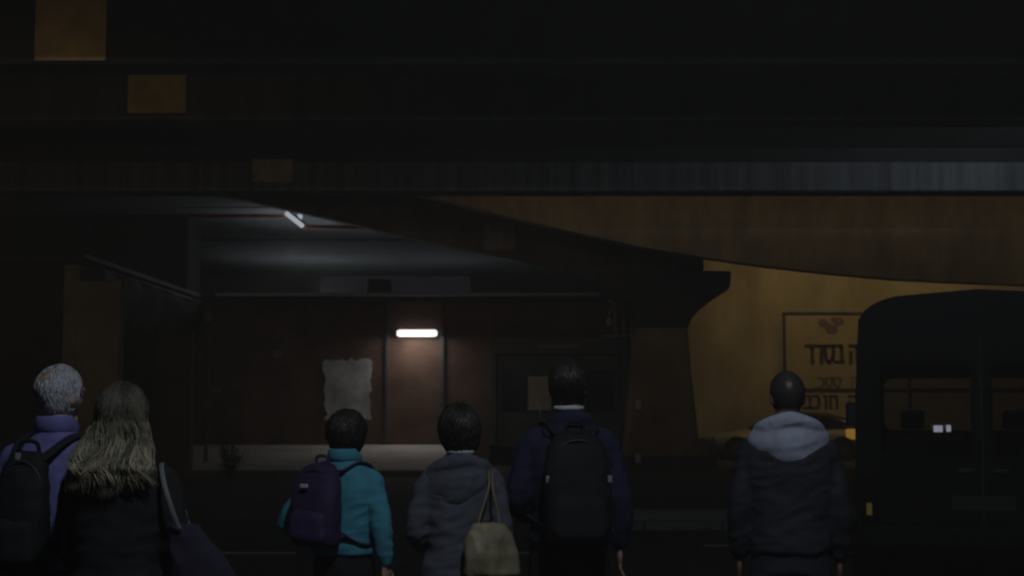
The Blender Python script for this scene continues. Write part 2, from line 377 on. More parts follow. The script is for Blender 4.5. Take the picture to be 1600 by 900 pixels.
for xx, yy, zz, ll, en in ((-5.6, 42.4, BZ+.01, 'on the brick building roof', 1.), (-7.5, 53.5, 3.4, 'on a mast behind the brick building, left', 1.7), (-2.5, 53.5, 3.4, 'on a mast behind the brick building, right', .45)):
    u = thing('fill_uplight', 'added unseen floodlight aimed up '+ll, 'floodlight', (xx, yy, zz), group='added uplights for the far underside')  # unseen fill lights, added to brighten the far deck's underside
    MB().box((0, 0, .06), (.3, .22, .12)).build('housing', steel, u, bevel=.02)
    MB().box((0, 0, .125), (.24, .16, .02)).build('lens', coolm, u)
    if zz < 4: MB().tube([(0, 0, 0), (0, 0, -zz)], .06, 10).build('mast', steel, u)
    lamp('light_source', 'SPOT', E_SOFFIT*en, COOL, (0, 0, .16), u, .1, (.25, -.1, 1), 150, .6)
# corner awning frame with bulb
cf = thing('corner_frame', 'pale metal bracket frame at the roof corner above the gate', 'frame', P(960, 525, 37.6))
o0 = cf.location; T = lambda px, py, Y=37.6: P(px, py, Y)-o0
MB().tube([T(950, 470), T(965, 476), T(988, 494), T(986, 524)], .035, 8).build('rail', pale_steel, cf, True)
MB().tube([T(960, 476), T(962, 524)], .035, 8).build('post', pale_steel, cf, True)
MB().tube([T(940, 525), T(986, 525)], .03, 8).build('rail', pale_steel, cf, True)
MB().tube([T(975, 484), T(974, 524)], .02, 8).build('post', pale_steel, cf, True)
bl = thing('bulb_lamp', 'small unlit round bulb hanging at the building corner', 'lamp', P(952, 503, 37.5))
MB().ell((0, 0, 0), (.085, .085, .12), 14, 10).build('bulb', mat('milk_glass', (.75, .75, .72), .25, .05, 4, 0), bl, True)
MB().tube([(0, 0, .1), (0, 0, .22), (.1, .08, .46)], .03, 8).build('holder', pale_steel, bl)
# gate
gt = thing('steel_gate', 'grey steel gate with dark panes in the brick building', 'gate', ((GX0+GX1)/2, BY-.06, 0))
gx = gt.location.x; hwid = (GX1-GX0)/2; gz0 = .5
MB().box((0, 0, (GZ+2.95)/2+.05), (2*hwid, .16, GZ-2.95+.1)).build('header', steel, gt, bevel=.01)
MB().box((-hwid+.09, 0, 1.77), (.18, .16, 2.44)).build('jamb', steel, gt, bevel=.01)
MB().box((hwid-.09, 0, 1.77), (.18, .16, 2.44)).build('jamb', steel, gt, bevel=.01)
q = P(872, 541, 37.8); MB().box((q.x-gx, -.1, q.z), (1.1, .05, .1)).build('strip_plate', mat('pale_plate', (.30, .31, .30), .5, .4, 3, 0), gt, bevel=.01)
q = P(840, 541, 37.8)
LX = [-hwid+.2, -.55, .62, hwid-.2]
for i in range(3):
    x0, x1 = LX[i]+.015, LX[i+1]-.015; cx = (x0+x1)/2; w = x1-x0
    lf = MB().box((cx, .02, .95), (w, .07, .9)).build('leaf_panel', steel, gt, bevel=.008)
    MB().box((cx, .02, 2.72), (w, .07, .4)).build('top_panel', steel, gt, bevel=.008)
    for s in (-1, 1): MB().box((cx+s*(w/2-.05), .02, 1.96), (.1, .07, 1.1)).build('stile', steel, gt, bevel=.006)
    MB().box((cx, .03, 1.96), (w-.2, .02, 1.1)).build('pane', gldark, gt)
MB().tube([(-.5, -.06, 1.35), (-.5, -.06, 1.6)], .015, 8).build('handle', pale_steel, gt)
a = P(825, 641, 37.88); b = P(861, 588, 37.88)
nb = MB().box((0, 0, 0), (b.x-a.x, .012, b.z-a.z)).build('notice_sheet', cardm)
nb.location = ((a.x+b.x)/2, BY-.115, (a.z+b.z)/2); tag(nb, 'pale buff notice sheet taped to the gate pane', 'notice')
# tube lamp on the wall
tl = thing('tube_lamp', 'lit white fluorescent tube lamp on the brick wall', 'lamp', P(652, 521, BY-.02))
w = 66/F*38
MB().box((0, -.03, 0), (w+.05, .06, .15)).build('backplate', steel, tl, bevel=.01)
MB().tube([(-w/2+.03, -.11, 0), (-w/2+.09, -.11, 0), (w/2-.09, -.11, 0), (w/2-.03, -.11, 0)], [.06, .095, .095, .06], 16).build('diffuser', tubem, tl, True)
lamp('light_source', 'AREA', 33, (1, .93, .86), (0, -.24, -.02), tl, .1, (0, -.12, -1)).data.size = 1.0
# weathered paper sheet
def sheet(x0, z0, x1, z1, nx, nz):
    v = []; f = []
    for s in (0, 1):
        for j in range(nz+1):
            for i in range(nx+1):
                u, t = i/nx, j/nz; e = .09*noise.noise(Vector((u*4, t*4, 3)))+.06*noise.noise(Vector((u*13, t*13, 9)))
                xx = x0+(x1-x0)*u+(e*1.6 if i in (0, nx) else 0); zz = z0+(z1-z0)*t+(e*1.3 if j in (0, nz) else 0)
                v.append((xx, -.02-.03*noise.noise(Vector((u*3, t*3, 1)))-.012*noise.noise(Vector((u*11, t*9, 5)))+s*.006, zz))
    n1 = (nx+1)*(nz+1)
    for s in (0, 1):
        for j in range(nz):
            for i in range(nx):
                q = s*n1+j*(nx+1)+i; f.append((q, q+1, q+nx+2, q+nx+1))
    return MB().add(v, f)
a = P(507, 657, BY); b = P(580, 562, BY)
ps = sheet(-(b.x-a.x)/2, 0, (b.x-a.x)/2, b.z-a.z, 14, 18).build('paper_sheet', paper, None, True)
ps.location = ((a.x+b.x)/2, BY-.05, a.z); tag(ps, 'large weathered white paper sheet pasted on the brick wall', 'poster')
# wall disc and small plate
d = thing('wall_disc', 'small pale round disc on the brick wall left of the paper sheet', 'sign', P(433, 552, BY))
MB().tube([(0, 0, 0), (0, -.05, 0)], .12, 20).build('disc', mat('grey_enamel', (.22, .22, .26), .6, .2, 6, 0), d)
MB().tube([(0, -.05, 0), (0, -.07, 0)], .03, 10).build('bolt', steel, d)
d = MB().box((0, -.03, 0), (.26, .05, .12)).build('wall_plate', mat('grey_enamel', (1, 1, 1)), None, bevel=.01)
d.location = P(338, 609, BY); tag(d, 'small pale plate at the left end of the brick wall', 'plate')

# ------------------------------------------------------------------ hut at the left
HX = P(120, 600, 28).x; HZ = P(120, 405, 28).z
ht = thing('roadside_hut', 'low ochre hut with torn dark awning at left', 'hut', (HX, 28, 0))
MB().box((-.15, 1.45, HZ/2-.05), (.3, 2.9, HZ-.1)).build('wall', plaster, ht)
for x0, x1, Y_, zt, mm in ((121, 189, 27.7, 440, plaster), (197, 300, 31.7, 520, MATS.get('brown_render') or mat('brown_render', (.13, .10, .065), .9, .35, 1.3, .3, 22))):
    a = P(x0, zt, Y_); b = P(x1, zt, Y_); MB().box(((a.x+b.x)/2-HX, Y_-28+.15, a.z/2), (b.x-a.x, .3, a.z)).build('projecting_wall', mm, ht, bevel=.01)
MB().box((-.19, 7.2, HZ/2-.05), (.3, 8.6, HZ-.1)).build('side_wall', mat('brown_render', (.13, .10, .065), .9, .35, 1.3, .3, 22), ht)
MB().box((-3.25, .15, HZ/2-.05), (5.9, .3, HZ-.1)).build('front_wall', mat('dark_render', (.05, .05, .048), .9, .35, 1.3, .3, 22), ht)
r_ = MB().box((-3.1, 5.6, HZ-.01), (6.5, 11.8, .18)).build('roof', conc, ht, bevel=.02)
MB().box((.2, 5.6, HZ+.02), (.07, 11.9, .1)).build('gutter', mat('weathered_gutter', (.2, .2, .19), .6, .5, 1.2, .1, 30, stretch=(1, .6, 1)), r_, bevel=.01)
for yy in (3.6, 5.8, 8.0):
    MB().box((-.02, yy, 1.15), (.06, 1.5, 2.3)).build('shutter', mat('brown_shutter', (.17, .125, .07), .7, .3, 2, .1, 30), ht, bevel=.01)
aw = thing('torn_awning', 'dark torn tarpaulin hanging under the hut roof edge', 'awning', (HX+.06, 28.1, HZ-.2))
v = []; f = []; n = 46
for i in range(n+1):
    y = 10.2*i/n
    dz = .74+.2*noise.noise(Vector((y*1.7, 0, 2)))+.13*noise.noise(Vector((y*6, 1, 2)))
    for k in range(5):
        t = k/4; v.append((.28-.2*t*t+.05*math.sin(y*3+t*2)+.05*noise.noise(Vector((y*2, t*3, 0))), y, .02-dz*t*1.35))
for s in (0, 1):
    if s: v += [(q[0]-.012, q[1], q[2]) for q in v[:5*(n+1)]]
    for i in range(n):
        for k in range(4):
            q = s*5*(n+1)+i*5+k; f.append((q, q+1, q+6, q+5))
MB().add(v, f).build('tarpaulin', tarpm, aw, True)
MB().tube([(.28, -.05, .03), (.28, 10.25, .03)], .025, 8).build('rail', steel, aw)
sp = thing('sign_post', 'thin dark post standing before the left end of the brick building', 'post', (P(322, 700, 34.2).x, 34.2, .2))
MB().tube([(0, 0, -.2), (0, 0, P(322, 470, 34.2).z-.2)], .045, 10).build('pole', steel, sp)
for py in (497, 537, 632): MB().box((.02, -.055, P(322, py, 34.2).z-.2), (.13, .02, .2)).build('tag_plate', mat('grey_enamel', (1, 1, 1)), sp)
# shrub in the forecourt
sh = thing('low_shrub', 'low dark shrub with yellowing leaves beside the post', 'shrub', (P(358, 740, 31.4).x, 31.4, 0))
rnd = random.Random(3)
br = MB(); l1 = MB(); l2 = MB()
for i in range(22):
    a = rnd.uniform(0, 6.28); r = rnd.uniform(.05, .36); h = rnd.uniform(.45, .88)
    tip = Vector((math.cos(a)*r, math.sin(a)*r, h)); br.tube([(0, 0, 0), tip*.5+Vector((0, 0, .08)), tip], [.014, .01, .004], 5)
    for k in range(38):
        t = rnd.uniform(.3, 1.05); p = tip*t+Vector([rnd.gauss(0, .06) for _ in range(3)])
        if p.z < .03: continue
        M = Matrix.Rotation(rnd.uniform(0, 6.28), 3, 'Z') @ Matrix.Rotation(rnd.uniform(-1, 1), 3, 'X'); s = rnd.uniform(.02, .045)
        (l2 if rnd.random() < .12 else l1).add([p+M @ Vector(q)*s for q in ((0, -1, 0), (.5, 0, .12), (0, 1.1, 0), (-.5, 0, .12))], [(0, 1, 2, 3)])
br.build('stem', barkm, sh); l1.build('foliage', leafm, sh); l2.build('yellow_foliage', leafy, sh)

# ------------------------------------------------------------------ rendered wall with sign board, on the right
WY = 44.0
rw = thing('boundary_wall', 'tall cream rendered wall lit orange behind the pillar and van', 'wall', (16, WY, 0))
MB().box((-.5, .2, 3.1), (25.5, .4, 6.2)).build('wall_face', wallm, rw)
MB().box((-.5, -.03, .3), (25.5, .1, .6)).build('base_course', mat('dark_base', (.07, .06, .05), .9, .3, 2, .2, 30), rw, bevel=.01)
sb = thing('sign_board', 'framed cream sign board with dark Hebrew lettering on the wall', 'sign', (P(1226, 600, WY).x, WY-.06, 0))
X = lambda px: P(px, 600, WY).x-sb.location.x; Z = lambda py: P(1300, py, WY).z
SX1 = X(1600)
MB().box((SX1/2, .02, (Z(490)+Z(700))/2), (SX1, .04, Z(490)-Z(700))).build('panel', signm, sb)
fr = mat('frame_paint', (.045, .04, .04), .6, .2, 4, 0)
for zz in (Z(490), Z(609), Z(700)): MB().box((SX1/2, -.02, zz), (SX1+.1, .06, .085)).build('frame_bar', fr, sb, bevel=.01)
for xx in (0, X(1420), SX1): MB().box((xx, -.022, (Z(490)+Z(700))/2), (.085, .06, Z(490)-Z(700))).build('frame_bar', fr, sb, bevel=.01)
# strokes of the letters, unit box, x right, z up
GL = {'resh': [[(0, .93), (.75, .93), (.85, .8), (.85, 0)]], 'dalet': [[(0, .93), (1, .93)], [(.82, .93), (.82, 0)]],
      'samekh': [[(.05, .93), (.9, .93), (.98, .6), (.85, .2), (.5, .04), (.2, .2), (.08, .6), (.12, .93)]],
      'bet': [[(.08, .93), (.72, .93), (.8, .8), (.8, .07)], [(0, .07), (1, .07)]],
      'he': [[(0, .93), (.78, .93), (.88, .8), (.88, 0)], [(.12, .6), (.12, 0)]],
      'het': [[(0, .93), (.78, .93), (.88, .8), (.88, 0)], [(.12, .93), (.12, 0)]],
      'vav': [[(.1, .93), (.45, .93), (.5, .8), (.5, 0)]], 'kaf': [[(.05, .93), (.7, .93), (.9, .7), (.9, .3), (.7, .07), (0, .07)]]}
def letter(k, px, py0, py1, wpx, m=signink):
    x0, z0 = X(px), Z(py1); w = wpx/F*WY; h = Z(py0)-z0; mb = MB(); th = h*.2
    for st in GL[k]:
        for (ax, az), (bx, bz) in zip(st, st[1:]):
            A = Vector((x0+ax*w, -.006, z0+az*h)); B = Vector((x0+bx*w, -.006, z0+bz*h)); d = (B-A); L = d.length; d.normalize()
            nn = Vector((-d.z, 0, d.x))*th/2; A = A-d*th*.35; B = B+d*th*.35
            q = [A+nn, B+nn, B-nn, A-nn]; mb.add(q+[p+Vector((0, .008, 0)) for p in q], [(0, 1, 2, 3), (7, 6, 5, 4), (0, 4, 5, 1), (1, 5, 6, 2), (2, 6, 7, 3), (3, 7, 4, 0)])
    mb.build('letter', m, sb)
for k, px, w in (('resh', 1259, 12), ('dalet', 1273, 13), ('samekh', 1288, 15), ('bet', 1305, 13), ('he', 1328, 13)): letter(k, px, 539, 568, w)
faint = mat('faded_lettering', (.20, .17, .13), .7, .3, 8, 0)
for k, px, w in (('kaf', 1276, 11), ('samekh', 1289, 11), ('samekh', 1302, 11), ('he', 1329, 11)): letter(k, px, 590, 606, w, faint)
for k, px, w in (('bet', 1255, 12), ('kaf', 1268, 12), ('vav', 1285, 9), ('het', 1295, 13), ('he', 1325, 13)): letter(k, px, 618, 639, w)
lg = MB()
for px, py, r in ((1287, 505, .16), (1300, 515, .2), (1312, 503, .17), (1305, 500, .13), (1295, 511, .15)):
    q = Vector((X(px), -.008, Z(py))); lg.add([q+Vector((math.cos(t*.524)*r, 0, math.sin(t*.524)*r*.8)) for t in range(12)], [tuple(range(12))])
for i, q in enumerate(lg.v): q.y -= .0006*(i//12)
lg.build('emblem', logom, sb)
def wall_lamp(px, zl, lb):
    w = thing('wall_lamp', 'sodium lamp on a bracket high on the cream wall, '+lb, 'lamp', (P(px, 600, WY).x, WY, zl), group='sodium lamps on the cream wall')
    MB().box((0, -.03, 0), (.2, .06, .3)).build('backplate', steel, w, bevel=.01)
    MB().tube([(0, 0, .05), (0, -.9, .3), (0, -3.4, .3)], .04, 8).build('arm', steel, w, True)
    MB().box((0, -3.6, .3), (.26, .55, .12)).build('housing', steel, w, bevel=.03)
    MB().box((0, -3.6, .222), (.2, .45, .03)).build('lens', sodm, w)
    lamp('light_source', 'SPOT', E_WALL, SODIUM, (0, -3.65, .15), w, .15, (0, .8, -1), 160, .5)
wall_lamp(1215, 6.0, 'above the pillar side'); wall_lamp(1470, 6.0, 'above the van side')
def beam_lamp(xw, lb):
    w = thing('beam_lamp', 'sodium flood lamp on the back of the last overpass beam, %s from left' % lb, 'lamp', (xw, 30.65, ZB+.36), group='flood lamps behind the last beam')
    MB().box((0, .06, 0), (.34, .1, .2)).build('housing', steel, w, bevel=.02)
    MB().box((0, .12, 0), (.28, .02, .14)).build('lens', sodm, w)
    lamp('light_source', 'SPOT', E_RAMP, SODIUM, (0, .18, -.02), w, .1, (0, 1, -.45), 150, .6)
for xw, lb in zip((-.6, 2.6, 5.6, 8.6, 11.6, 14.6), ('first', 'second', 'third', 'fourth', 'fifth', 'sixth')): beam_lamp(xw, lb)
def street_lamp(loc, h, arm, label, col, lens, en, aim, cone, blend=.7):
    w = thing('street_lamp', label, 'street lamp', loc)
    MB().tube([(0, 0, 0), (0, 0, .9), (0, 0, .95), (0, 0, h-.2)], [.09, .09, .06, .045], 12).build('pole', steel, w, True)
    MB().tube([(0, 0, h-.22), (arm[0]*.3, arm[1]*.3, h-.05), (arm[0], arm[1], h)], .035, 8).build('arm', steel, w, True)
    MB().box((arm[0], arm[1], h), (.5, .3, .14)).build('housing', steel, w, bevel=.03)
    MB().box((arm[0], arm[1], h-.085), (.4, .22, .03)).build('lens', lens, w)
    lamp('light_source', 'SPOT', en, col, (arm[0], arm[1], h-.13), w, .12, aim, cone, blend)
street_lamp((3.4, 2.2, 0), 6.0, (-2.6, 0), 'cool white street lamp behind the people on the right', COOL, coolm, E_PEOPLE, (-.5, 4.6, -3.0), 140)
fl2 = thing('deck_lamp', 'cool white lamp with added light-cut plate under the deck beyond the van', 'lamp', (11.6, 24.6, ZS))
MB().tube([(0, 0, 0), (0, 0, -.42)], .03, 8).build('hanger', steel, fl2)
MB().box((-.1, 0, -.5), (1.0, 1.0, .02)).build('light_cut_plate', steel, fl2)  # added plate, stops the cool light from spilling down onto the ramp
MB().box((0, 0, -.44), (.12, .12, .03)).build('housing', steel, fl2, bevel=.01)
lamp('light_source', 'SPOT', E_FASCIA, COOL, (-.1, .1, -.45), fl2, .012, (-5, 5, .9), 110, .8)
street_lamp((-7.4, 11.5, 0), 4.25, (.8, .3), 'added unseen sodium lamp at left for the beam patches and hut', SODIUM, sodm, E_LEFT, (.3, 12, -1.0), 74, 1.0)  # added out of view to brighten the beam patches and the hut

# ------------------------------------------------------------------ parked car beyond
CY = 42.3
car = thing('parked_car', 'silver hatchback parked by the cream wall, amber rear lamp lit', 'car', ((P(1105, 700, CY).x+P(1350, 700, CY).x)/2, CY, 0))
L = P(1350, 700, CY).x-P(1105, 700, CY).x
def car_ring(x, w, z0, z1, n=20, e=3.2):
    r = []
    for k in range(n):
        a = 2*math.pi*k/n; ca, sa = math.cos(a), math.sin(a)
        r.append((x, math.copysign(abs(ca)**(2/e), ca)*w, (z0+z1)/2+math.copysign(abs(sa)**(2/e), sa)*(z1-z0)/2))
    return r
body = MB().rings([car_ring(L*t, w, a, b) for t, w, a, b in ((-.5, .55, .32, .58), (-.485, .7, .25, .68), (-.44, .79, .2, .76), (-.3, .83, .18, .86), (-.2, .84, .18, .92), (0, .85, .18, .93), (.25, .85, .18, .95), (.4, .82, .2, .95), (.47, .76, .26, .92), (.5, .6, .34, .8))])
body.build('body', carm, car, True)
MB().rings([car_ring(L*t, w, .8, b, 20, 3) for t, w, b in ((-.24, .68, .88), (-.14, .69, 1.2), (-.05, .66, 1.37), (.08, .65, 1.41), (.25, .65, 1.38), (.37, .66, 1.24), (.44, .69, .92))]).build('cabin', mat('dark_cabin', (.03, .03, .032), .25, .1, 4, 0), car, True)
for s in (-1, 1):
    for x0, x1, zt in ((-.13, .06, 1.3), (.075, .25, 1.3)):
        y = s*.70
        MB().add([(L*x0+(.25 if x0 < 0 else 0), s*.665, zt), (L*x1, s*.66, zt), (L*x1, s*.735, .97), (L*x0-.02, s*.735, .97)], [(0, 1, 2, 3)]).build('window', glc, car)
for x in (-.34, .32):
    for s in (-1, 1):
        wh = MB().tube([(L*x, s*.66, .31), (L*x, s*.855, .31)], .31, 28).build('wheel', rubber, car)
        MB().tube([(L*x, s*.85, .31), (L*x, s*.87, .31)], .2, 20).build('rim', steel, wh)
        MB().tube([(L*x, s*.80, .33), (L*x, s*.848, .33)], .37, 28).build('wheel_arch', rubber, car)
for s in (-1, 1):
    MB().box((L*.40, s*.80, .76), (.5, .09, .30)).build('rear_lamp', amber, car, bevel=.03)
    MB().box((-L*.47, s*.6, .62), (.14, .26, .13)).build('headlamp', mat('lamp_glass', (.5, .5, .5), .1, .05, 3, 0), car, bevel=.03)
    MB().box((-L*.1, s*.9, .98), (.12, .16, .12)).build('mirror', carm, car, bevel=.03)
MB().box((-L*.505, 0, .42), (.04, .5, .11)).build('number_plate', whitem, car)

# ------------------------------------------------------------------ minibus at the right, seen from behind
VW, VH, VL = 2.06, 0, 5.2
rl = P(1338, 700, 12.3); VR = -R(15.5)
VH = P(1500, 453, 12.6).z-.09
van = thing('minibus', 'dark minibus parked at right with its rear window towards us', 'van', (rl.x+VW/2*math.cos(VR), 12.3+VW/2*math.sin(VR), 0), VR)
hwv = VW/2
def vsec(inset=0, zb=.38):
    w = hwv-inset; top = VH-inset; r = .42
    pts = [(-w*.985, zb), (-w, .9), (-w*.99, 1.6), (-w*.965, top-r)]
    for k in range(1, 7): a = R(180-90*k/6); pts.append((-w*.965+r+math.cos(a)*r, top-r*.62+math.sin(a)*r*.62))
    pts.append((0, top+.04))
    return pts+[(-x, z_) for x, z_ in reversed(pts[:-1])]
win_l = rrect(-hwv+.2, -.08, 1.16, 1.96, .07); win_r = rrect(.08, hwv-.2, 1.16, 1.96, .07)
me = outline(vsec(0), [win_l, win_r], .05); link('rear_panel', me, vanm, van)
ws = rrect(-hwv+.16, hwv-.16, 1.3, 1.92, .1)
me = outline(vsec(.02), [ws], .05); me.transform(Matrix.Translation((0, VL, 0))); link('front_panel', me, vanm, van)
# shell between the two ends, side windows left open below the roof curve
sec = vsec(.006); sh_ = MB(); v = []; f = []
n = len(sec)
for yy in (.027, .12, 1.6, 3.4, VL-.1, VL-.03):
    v += [(x, yy, zz) for x, zz in sec]
for i in range(5):
    for k in range(n-1): f.append((i*n+k, i*n+k+1, (i+1)*n+k+1, (i+1)*n+k))
shell = evalmesh(sh_.add(v, f), [('SOLIDIFY', dict(thickness=.04, offset=0))]); link('shell', shell, vanm, van, False)
MB().box((0, VL/2, .42), (VW-.1, VL-.1, .1)).build('floor', vanin, van)
for cx, wn in ((-1, win_l), (1, win_r)):
    me = outline(wn, [], .008); me.transform(Matrix.Translation((0, .0, 0))); p = link('rear_window', me, glz, van)
    ou = rrect(min(q[0] for q in wn)-.03, max(q[0] for q in wn)+.03, 1.13, 1.99, .09)
    me = outline(ou, [rrect(min(q[0] for q in wn)+.008, max(q[0] for q in wn)-.008, 1.168, 1.952, .065)], .02); me.transform(Matrix.Translation((0, -.036, 0))); link('seal', me, mat('van_rubber', (.006, .006, .006), .7, .2, 8, .1, 60, spec=.15), p)
me = outline(ws, [], .008); me.transform(Matrix.Translation((0, VL, 0))); link('windscreen', me, glz, van)
MB().box((0, -.03, 1.3), (.02, .012, 1.75)).build('door_seam', rubber, van)
MB().box((0, -.07, .5), (VW-.12, .16, .2)).build('bumper', mat('van_rubber', (.006, .006, .006), .7, .2, 8, .1, 60, spec=.15), van, bevel=.04)
for s in (-1, 1):
    tlp = MB().box((s*(hwv-.1), -.045, .82), (.1, .05, .42)).build('tail_lamp', mat('tail_red', (.02, .006, .006), .25, .1, 4, 0), van, bevel=.02)
    MB().box((s*(hwv-.1), -.075, .72), (.045, .012, .1)).build('reflector', mat('yellow_reflector', (.9, .62, .12), .3, .1, 4, 0), tlp)
    MB().box((s*.14, -.05, 1.05), (.13, .04, .04)).build('handle', dark, van, bevel=.01)
    MB().tube([(s*(hwv-.02), VL*.86, 1.35), (s*(hwv+.13), VL*.88, 1.45)], .02).build('mirror_arm', dark, van)
    MB().box((s*(hwv+.2), VL*.88, 1.5), (.14, .1, .26)).build('mirror', dark, van, bevel=.03)
    for yy in (.95, VL-.95):
        wh = MB().tube([(s*(hwv-.28), yy, .34), (s*(hwv-.03), yy, .34)], .34, 30).build('wheel', rubber, van)
        MB().tube([(s*(hwv-.04), yy, .34), (s*(hwv-.015), yy, .34)], .2, 20).build('rim', steel, wh)
MB().box((.0, -.035, .78), (.52, .016, .12)).build('number_plate', mat('yellow_plate', (.012, .011, .008), .5, .2, 6, 0), van, bevel=.004)
ds = MB().box((0, VL-.45, 1.0), (VW-.2, .6, .5)).build('dashboard', vanin, van, bevel=.05)
# lit display on the dashboard: aim through the picture position
q = P(1464, 668, 17.0)
lv = Matrix.Rotation(-VR, 3, 'Z') @ (q-van.location)
for dx in (0, .115): MB().box((lv.x+dx, VL-.78, 1.335 if dx else 1.33), (.1 if dx == 0 else .05, .02, .075)).build('display', screenm, ds, bevel=.006)
MB().tube([(lv.x+.05, VL-.75, 1.2), (lv.x+.05, VL-.74, 1.33)], .012).build('display_stalk', dark, ds)
for row, xs in ((3.75, (-.55, .5)), (2.6, (-.62, .15)), (1.45, (-.6, .6))):
    for x in xs:
        st = MB().box((x, row, .72), (.46, .46, .18)).build('seat', vanin, van, bevel=.05)
        MB().box((x, row-.22, 1.02), (.46, .13, .62)).build('backrest', vanin, st, bevel=.05)
        if row > 3: MB().box((x, row-.24, 1.44), (.25, .09, .2)).build('headrest', vanin, st, bevel=.035)
MB().box((0, 3.2, VH-.28), (VW-.5, 3.4, .05)).build('headlining', vanin, van)
MB().tube([(x_, VL-.85, z_) for x_, z_ in [(-.55+.19*math.cos(t*.35), 1.12+.15*math.sin(t*.35)) for t in range(19)]], .016, 6).build('steering_wheel', vanin, van)

# ------------------------------------------------------------------ people
def hand(mb, w, d, side, s=1., curl=.5):
    """palm, four unequal bent fingers, thumb from the side of the palm; d = direction, side = thumb side"""
    w, d, side = Vector(w), Vector(d).normalized(), Vector(side); side = (side-d*side.dot(d)).normalized(); nrm = d.cross(side)
    M = Matrix((side, nrm, d)).transposed()
    mb.ell(w+d*.052*s, (.042*s, .016*s, .056*s), 12, 8, M)
    for k, (o, ln) in enumerate(((.031, .072), (.0105, .080), (-.0105, .075), (-.031, .058))):
        p = w+d*.092*s+side*o*s; dd = (d+side*o*2.5).normalized(); pts = [p-dd*.02*s, p]; ang = 0
        for seg in (.45, .32, .23):
            ang += curl*.55; q = (dd*math.cos(ang)+nrm*math.sin(ang)); pts.append(pts[-1]+q*ln*seg*s)
        mb.tube(pts, [.0085*s, .009*s, .0085*s, .0078*s, .0065*s], 8, ball=True)
    t0 = w+d*.03*s+side*.034*s
    mb.tube([t0, t0+(side*.8+d*.7)*.03*s, t0+(side*.75+d*1.5)*.036*s+nrm*.008*s, t0+(side*.7+d*2.2)*.037*s+nrm*.016*s], [.012*s, .0105*s, .0095*s, .0075*s], 8, ball=True)

def smoothpath(pts, n=5):
    pts = [Vector(p) for p in pts]; out = []
    for i in range(len(pts)-1):
        p0, p1, p2, p3 = pts[max(i-1, 0)], pts[i], pts[i+1], pts[min(i+2, len(pts)-1)]
        for k in range(n):
            t = k/n
            out.append(.5*((2*p1)+(p2-p0)*t+(2*p0-5*p1+4*p2-p3)*t*t+(3*p1-p0-3*p2+p3)*t**3))
    return out+[pts[-1]]

def crease(me, amp, seed, fr=(5, 5, 9), ridge=.6):
    me.update(); nr = [v.normal.copy() for v in me.vertices]
    for v, n_ in zip(me.vertices, nr):
        c_ = v.co
        q = Vector((c_.x*fr[0]+c_.z*2.2+seed, c_.y*fr[1], c_.z*fr[2]-c_.x*3))
        a_ = noise.noise(q); b_ = 1-2*abs(noise.noise(q*1.9+Vector((7, 3, seed))))
        v.co = c_+n_*amp*(a_*(1-ridge)+b_*ridge*.8-.15)
    me.update()

HEADC = Vector((0, .01, 1.632)); HR = Vector((.079, .098, .118))
def head_shape(d, q):
    if d.z > 0: q.x *= 1+.16*d.z*(1-d.z)*2; q.y *= 1+.12*d.z*(1-d.z)*2   # fuller crown
    if d.z < 0:                                    # jaw narrows and comes forward
        k = -d.z; q.x *= 1-.30*k*k; q.y = q.y*(1-.18*k)+.018*k
    if d.y < 0 and d.z > -.2: q.y *= 1.04          # back of the skull
    return q

